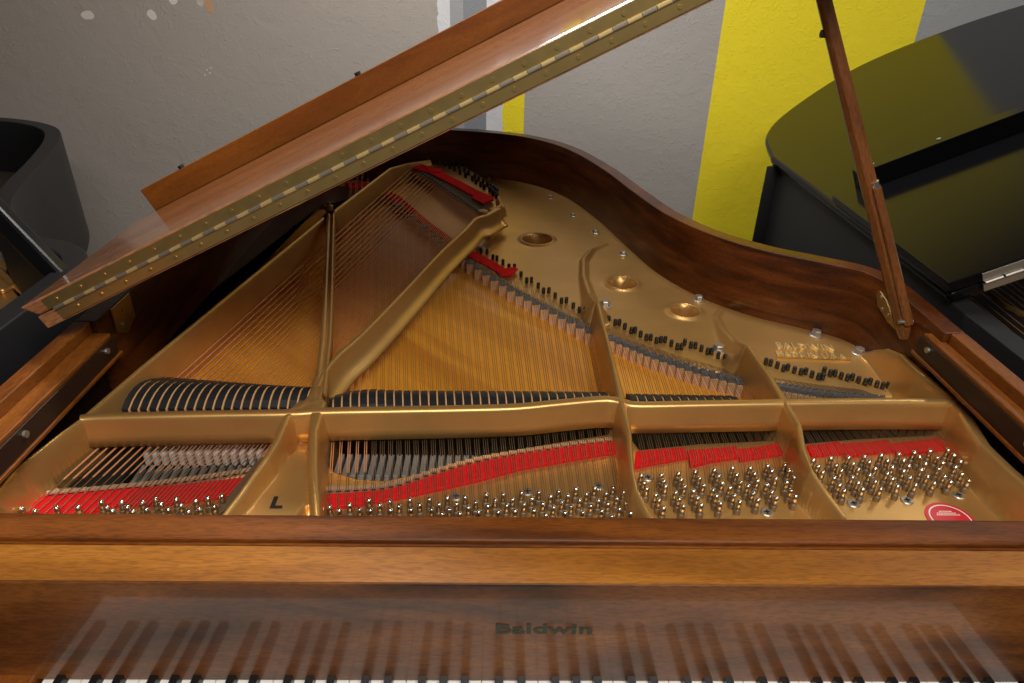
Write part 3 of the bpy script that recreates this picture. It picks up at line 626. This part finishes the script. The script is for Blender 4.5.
# ---- front: rail, fallboard, keys
MB().box(XL+.03, XR-.03, .066, .1085, .80, .913).build('pin_block_rail', M['wood_x'], P, bevel=.004, seg=3)
MB().box(XL+.03, XR-.03, .0625, .080, .80, .9055).build('rail_bead', M['wood_x'], P, bevel=.002)
yz = [(-.0050, .7445), (.0045, .9030), (.0070, .9055), (.0590, .9055), (.0590, .757)]
n = len(yz); x0, x1 = -.668, .668
mb = MB(); mb.add([(x0, y, z) for y, z in yz]+[(x1, y, z) for y, z in yz], [tuple(range(n))[::-1], tuple(range(n, 2*n))]+[(i, (i+1) % n, n+(i+1) % n, n+i) for i in range(n)])
fb = mb.build('fallboard', M['wood_fall'], P, bevel=.0012)
mb = MB(); mb.box(x0, x1, .0055, .0595, .9050, .9065); mb.build('fallboard_top', M['wood_ledge'], fb)
th = math.atan2(.0095, .1585); q = at(543.5, 632.0, Y=.0015)
fx = Matrix.Translation((q[0], -.005+(q[2]-.7445)*math.tan(th)-.0006, q[2])) @ Matrix.Rotation(math.pi/2-th, 4, 'X')
text('name_lettering', 'Baldwin', M['logo'], fb, fx, .0215, .0003, .0006, 1.66)
mb = MB()
Wk = .02356; wk = MB().box(-Wk/2+.0005, Wk/2-.0005, -.150, .03, .720, .742); wm = mesh('white_key', wk.v, wk.f, M['ivory'])
for i in range(52): o = link('white_key', wm, ((i-25.5)*Wk, 0, 0), P)
v = [(-.0055, -.10, .742), (.0055, -.10, .742), (.0055, .03, .742), (-.0055, .03, .742), (-.0047, -.094, .7535), (.0047, -.094, .7535), (.005, .03, .7535), (-.005, .03, .7535)]
bk = mesh('black_key', v, [(3, 2, 1, 0), (4, 5, 6, 7), (0, 1, 5, 4), (1, 2, 6, 5), (2, 3, 7, 6), (3, 0, 4, 7)], M['ebony'])
bxs = [1.1]+[2+7*o_+q for o_ in range(7) for q in (.92, 2.10, 3.88, 5.0, 6.12)]
for x in bxs: link('black_key', bk, ((x-26)*Wk, 0, 0), P)
MB().box(-.668, -.6175, -.155, .03, .70, .752).build('cheek_block', M['wood_arm'], P, bevel=.004)
MB().box(.6175, .668, -.155, .03, .70, .748).build('cheek_block', M['black_satin'], P, 'dark cheek block at the treble end', bevel=.003)
MB().box(-.668, .668, -.185, -.156, .66, .725).build('key_slip', M['wood_x'], P, bevel=.003)

# ---- lid
PHI = math.radians(26.5)
LU = np.array([math.cos(PHI), 0, math.sin(PHI)]); LN = np.array([-math.sin(PHI), 0, math.cos(PHI)]); LO = np.array([-.745, 0, 1.024])
def lidp(u, y, n_): return LO+LU*u+LN*n_+np.array([0, y, 0])
def lidprism(mb, poly, n0, n1, m=0, fn=lidp):
    k = len(poly); mb.add([fn(u, y, n0) for u, y in poly]+[fn(u, y, n1) for u, y in poly], [tuple(range(k))[::-1], tuple(range(k, 2*k))]+[(i, (i+1) % k, k+(i+1) % k, k+i) for i in range(k)], m); return mb
FY, UW = .375, 1.475
lidout = [(.014, FY), (UW, FY)]+[(p[0]-XL+.004, p[1]+.006) for p in smooth_path(bent[1:-1], 5)][1:]+[(.014, 1.5)]
lidprism(MB(), lidout, 0, .0215).build('lid', M['wood_lid'], P, 'raised main lid', bevel=.0015)
lid = bpy.data.objects['lid']
fm_ = lidprism(MB(), [(0.0, FY), (UW, FY), (UW, .785), (0.0, .785)], .0225, .044)
for k_ in (0, 3): fm_.v[k_] = tuple(np.array(fm_.v[k_])+LU*.018)
flap = fm_.build('lid_flap', M['wood_lid'], P, 'front lid flap folded back on the lid', bevel=.003)
lidprism(MB(), [(.034, .778), (UW-.02, .778), (UW-.02, .798), (.034, .798)], .044, .089).build('flap_lip', M['wood_lip'], flap, 'orange brown rail along the flap', bevel=.0015)
for u in (.13, .525, .93): 
    c = lidp(u, .788, .089); MB().tube([c, c+LN*.006], .006, 8).build('bumper', M['ink'], flap)
# piano hinge on the two edges
lidprism(MB(), [(.040, FY-.0018), (UW-.02, FY-.0018), (UW-.02, FY+.001), (.040, FY+.001)], .024, .0415).build('hinge_leaf', M['brass_dk'], flap, 'upper brass hinge leaf')
lidprism(MB(), [(.048, FY-.0018), (UW-.02, FY-.0018), (UW-.02, FY+.001), (.048, FY+.001)], .0030, .0200).build('hinge_leaf', M['brass'], lid, 'lower brass hinge leaf')
u = .050; k = 0
while u < 1.12:
    a, b_ = lidp(u, FY-.003, .0220), lidp(u+.0185, FY-.003, .0220)
    MB().tube([a, b_], .0028, 8).build('hinge_knuckle', M['brass_br'] if k % 2 else M['steel'], lid if k % 2 else flap); u += .0192; k += 1
for i in range(24):
    u = .062+i*.0445
    for uu, nn_, par in ((u, .0330, flap), (u+.020, .0110, lid)):
        a = lidp(uu, FY-.0019, nn_); MB().tube([a, a+np.array([0, -.0012, 0])], .0030, 8).build('hinge_screw', M['brass_dk'], par)
# hinge plate on the spine
mb = MB(); mb.add([(XL+.037, .50, 1.0), (XL+.037, .565, 1.0), (XL+.037, .565, .955), (XL+.037, .53, .94), (XL+.037, .50, .955), (XL+.0395, .50, 1.0), (XL+.0395, .565, 1.0), (XL+.0395, .565, .955), (XL+.0395, .53, .94), (XL+.0395, .50, .955)],
   [(4, 3, 2, 1, 0), (5, 6, 7, 8, 9), (0, 1, 6, 5), (1, 2, 7, 6), (2, 3, 8, 7), (3, 4, 9, 8), (4, 0, 5, 9)])
hg = mb.build('side_hinge', M['brass'], P)
for y, z in ((.53, .985), (.55, .97), (.52, .962)): MB().tube([(XL+.0395, y, z), (XL+.0412, y, z)], .004, 8).build('screw', M['steel'], hg)

# ---- lid prop (long stick + short stick) with brass bracket
def stick(pts, w_, d_, name, mat, parent, lab=None):
    a, b_ = map(np.array, pts); t = (b_-a); L = np.linalg.norm(t); t /= L; s_ = np.cross(t, [0, 1, 0]); s_ /= np.linalg.norm(s_); q = np.cross(s_, t); mb = MB()
    for k, wr in ((0, .9), (.12, 1.05), (.5, 1), (1, .75)): pass
    O = a-s_*w_/2-q*d_/2; mb.fbox(O, s_*w_, q*d_, t*L); return mb.build(name, mat, parent, lab, bevel=min(w_, d_)*.28, seg=3)
Ba = at(905, 333, X=.690); Ta = at(822, -8, Y=.60)
dirv = (Ta-Ba); Ta = Ba+dirv*1.24
pr = MB().tube([Ba-dirv*.012, Ba+dirv*.02, Ba+dirv*.5, Ta-dirv*.02, Ta], [.0125, .0145, .0138, .0098, .008], 8).build('lid_prop', M['prop'], P, bevel=.001)
s0 = at(909, 325, Y=Ba[1]-.012); s1 = at(875.5, 186, Y=Ba[1]+.01)
st = stick((s0, s1), .015, .014, 'short_prop', M['prop'], P); e_ = (s1-s0)/np.linalg.norm(s1-s0)
MB().tube([s1-e_*.001, s1+e_*.008], [.0078, .0068], 12).build('nickel_cap', M['steel_br'], st)
c = at(826, 34, Y=.60); MB().tube([c+np.array([-.008, 0, 0]), c+np.array([.004, 0, 0])], .006, 8).build('prop_stud', M['ink'], pr)
xx = XR-.038; a1 = at(882, 293, Y=.60)
brk = MB(); pts = [(xx, *at(x_, y_, X=xx)[1:]) for x_, y_ in [(877, 291), (881, 291), (887, 300), (894, 318), (900, 326), (912, 320), (908, 330), (903, 337), (897, 330), (889, 322), (879, 306)]]
k = len(pts); brk.add([(p[0]-.003, p[1], p[2]) for p in pts]+[(p[0]+.0, p[1], p[2]) for p in pts], [tuple(range(k)), tuple(range(k, 2*k))[::-1]]+[(i, k+i, k+(i+1) % k, (i+1) % k) for i in range(k)])
bo = brk.build('prop_bracket', M['brass_dk'], P)
bs = at(880, 262, X=xx)
q = at(906, 321.5, X=xx-.012); MB().tube([q+np.array([-.014, -.002, 0]), q+np.array([.012, .0, 0])], .004, 10).build('bracket_pin', M['steel'], bo)
for x_, y_ in ((881, 297), (882, 309), (888, 315), (904, 329.5)):
    c = at(x_, y_, X=xx-.003); MB().tube([c, c+np.array([-.0016, 0, 0])], .0035, 8).build('screw', M['steel'], bo)

# ================================================================== black grands either side
def black_grand(name, label, loc, rimpts, gold_poly, zplate):
    R_ = empty(name, loc, label, 'piano'); ro = smooth_path(rimpts, 6); ri = offset(ro, .045)
    r = ribbon(ro, ri, ZB, 1.0, 'rim', M['black_satin'], R_, .003)
    for pl in r.data.polygons: pl.use_smooth = abs(pl.normal.z) < .5
    return R_, ro, ri
# left neighbour
LX = -.845
lp_ = [(LX, -.15), (LX, .3), (LX, .62), (-.862, .73), (-.93, .80), (-1.02, .84), (-1.10, .91), (-1.19, 1.03), (-1.26, 1.20), (-1.33, 1.42), (-1.42, 1.66), (-1.52, 1.82), (-1.68, 1.92), (-1.9, 1.96), (-2.12, 1.9), (-2.27, 1.75), (-2.3, 1.5), (-2.3, -.15)]
BL, ro, ri = black_grand('black_grand_piano', 'black grand piano with curved open case, left of the walnut piano', (-1.6, .8, 0), lp_, None, .85)
gi = [tuple(p) for p in offset(ro, .04)]
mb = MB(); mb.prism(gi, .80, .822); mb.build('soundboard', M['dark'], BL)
g = [tuple(p) for p in offset(ro, .05)][6:]
gp = [(LX-.05, .15)]+[p for p in g if p[1] < 1.2 and p[0] > -1.4]+[(-1.30, .95), (-1.38, .80), (-1.55, .62), (-2.2, .62), (-2.2, .15)]
mb = MB(); mb.prism(gp, .83, .85); pb = mb.build('plate', M['gold'], BL, bevel=.004, seg=2)
for x_, y_ in ((6, 256), (22, 262)):
    q = at(x_, y_ + 24*0, z=.855); link('bolt', bm_, (q[0], q[1], .849), pb, scale=(1.3, 1.3, 1.3))
for k, pth in enumerate(([(-10, 262), (14, 284), (30, 296), (60, 306)], [(0, 292), (20, 285), (38, 292)])):
    pw = smooth_path([at(a, b_, z=.856) for a, b_ in pth], 4); MB().tube(pw, .008, 8).build('cast_rib', M['gold'], pb, smooth=True)
mb = MB(); mb.box(LX-.06, LX-.001, -.15, .60, .90, .985); mb.build('arm', M['black'], BL, bevel=.004)
mb = MB(); mb.box(LX-1.4, LX-.06, -.02, .10, .70, .9); mb.build('fallboard', M['black'], BL, bevel=.004)
MB().box(-2.28, LX-.01, -.2, .4, .62, .70).build('keybed', M['black_satin'], BL)
a = at(66, 283, Y=.66); b_ = at(-8, 207, Y=.70); d = b_-a; stick((a, a+d*4), .040, .034, 'lid_prop', M['black'], BL)
c = at(52, 281, Y=.635); MB().tube([c, c+np.array([.03, 0, .006])], .004, 8).build('prop_pin', M['steel'], BL)
for x, y in ((-.98, 0), (-2.15, 0), (-1.75, 1.6)): MB().lathe((x, y, 0), [(.03, 0), (.05, .6), (.05, .665)], 12).build('leg', M['black_satin'], BL, smooth=True)
# its lid, hinged on the far spine and raised out of view
LO2 = np.array([-2.3, 0, 1.01]); a2 = math.radians(38)
def lid2(u, y, n_): return LO2+np.array([math.cos(a2), 0, math.sin(a2)])*u+np.array([-math.sin(a2), 0, math.cos(a2)])*n_+np.array([0, y, 0])

# right neighbour
RX = .768
rp_ = [(2.24, -.15), (2.24, .55), (2.2, .74), (2.08, .9), (1.95, 1.1), (1.82, 1.35), (1.70, 1.68), (1.52, 1.86), (1.3, 1.94), (1.08, 1.92), (.92, 1.82), (.825, 1.68), (.782, 1.52), (RX, 1.35), (RX, -.15)]
BR, ro, ri = black_grand('black_grand_piano', 'black grand piano with glossy raised lid, right of the walnut piano', (1.5, .8, 0), rp_, None, .85)
gi = [tuple(p) for p in offset(ro, .04)]
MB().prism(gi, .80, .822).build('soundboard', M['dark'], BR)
MB().box(RX+.05, 2.19, -.1, .62, .83, .845).build('plate', M['gold'], BR, bevel=.002)
MB().box(RX+.002, RX+.055, -.15, .66, .90, .992).build('arm', M['black'], BR, bevel=.004)
MB().box(RX, 2.24, -.2, .4, .62, .70).build('keybed', M['black_satin'], BR)
MB().box(RX+.06, 2.18, -.02, .10, .70, .9).build('fallboard', M['black'], BR, bevel=.004)
for i in range(14):
    x = .90+i*.02; MB().tube([(x, .2, .862), (x+.05, 1.2, .866)], .0011, 4).build('string', M['copper'], BR)
q0 = at(985, 278, z=.88); q1 = at(1008, 307, z=.88)
MB().tube([(q0[0]-.03, q0[1]+.07, .88), (q1[0], q1[1], .88), (q1[0]+.05, q1[1]-.14, .88)], .006, 6).build('plate_strut', M['gold'], BR)
for x, y in ((.9, 0), (2.1, 0), (1.3, 1.5)): MB().lathe((x, y, 0), [(.03, 0), (.05, .6), (.05, .665)], 12).build('leg', M['black_satin'], BR, smooth=True)
AR = math.radians(23.8); RU = np.array([math.cos(AR), 0, math.sin(AR)]); RN = np.array([-math.sin(AR), 0, math.cos(AR)]); RO = np.array([.755, 0, 1.008])
def rlid(u, y, n_): return RO+RU*u+RN*n_+np.array([0, y, 0])
rl_ = [(0, .56), (1.55, .56), (1.55, 1.0), (1.5, 1.35), (1.28, 1.74), (.99, 1.955), (.70, 2.025), (.44, 2.0), (.17, 1.845), (.046, 1.70), (-.005, 1.50)]
rl_ = [rl_[0], rl_[1]]+[tuple(q) for q in smooth_path(rl_[2:], 6)]
k = lidprism(MB(), rl_, -.008, .020, fn=rlid).build('lid', M['black'], BR, 'raised lid reflecting the yellow wall', bevel=.010, seg=3)
rf = lidprism(MB(), [(0.0, .555), (1.45, .555), (1.45, 1.06), (0.0, 1.06)], .023, .043, fn=rlid).build('lid_flap', M['black'], BR, 'flap folded back on the lid', bevel=.002)
lidprism(MB(), [(.055, 1.025), (1.4, 1.025), (1.4, 1.06), (.055, 1.06)], .043, .088, fn=rlid).build('flap_lip', M['black'], rf, 'square rail along the flap', bevel=.0015)
lidprism(MB(), [(.055, .5530), (1.4, .5530), (1.4, .556), (.055, .556)], .0035, .0185, fn=rlid).build('hinge_leaf', M['steel'], k)
lidprism(MB(), [(.055, .5530), (1.4, .5530), (1.4, .556), (.055, .556)], .0245, .0395, fn=rlid).build('hinge_leaf', M['steel'], rf)
for i in range(12):
    u = .057+i*.034; MB().tube([rlid(u, .551, .0215), rlid(u+.030, .551, .0215)], .003, 8).build('hinge_knuckle', M['steel'], k)
for u in (.095, .245): c = rlid(u, 1.045, .088); MB().tube([c, c+RN*.002], .005, 8).build('screw', M['steel'], rf)
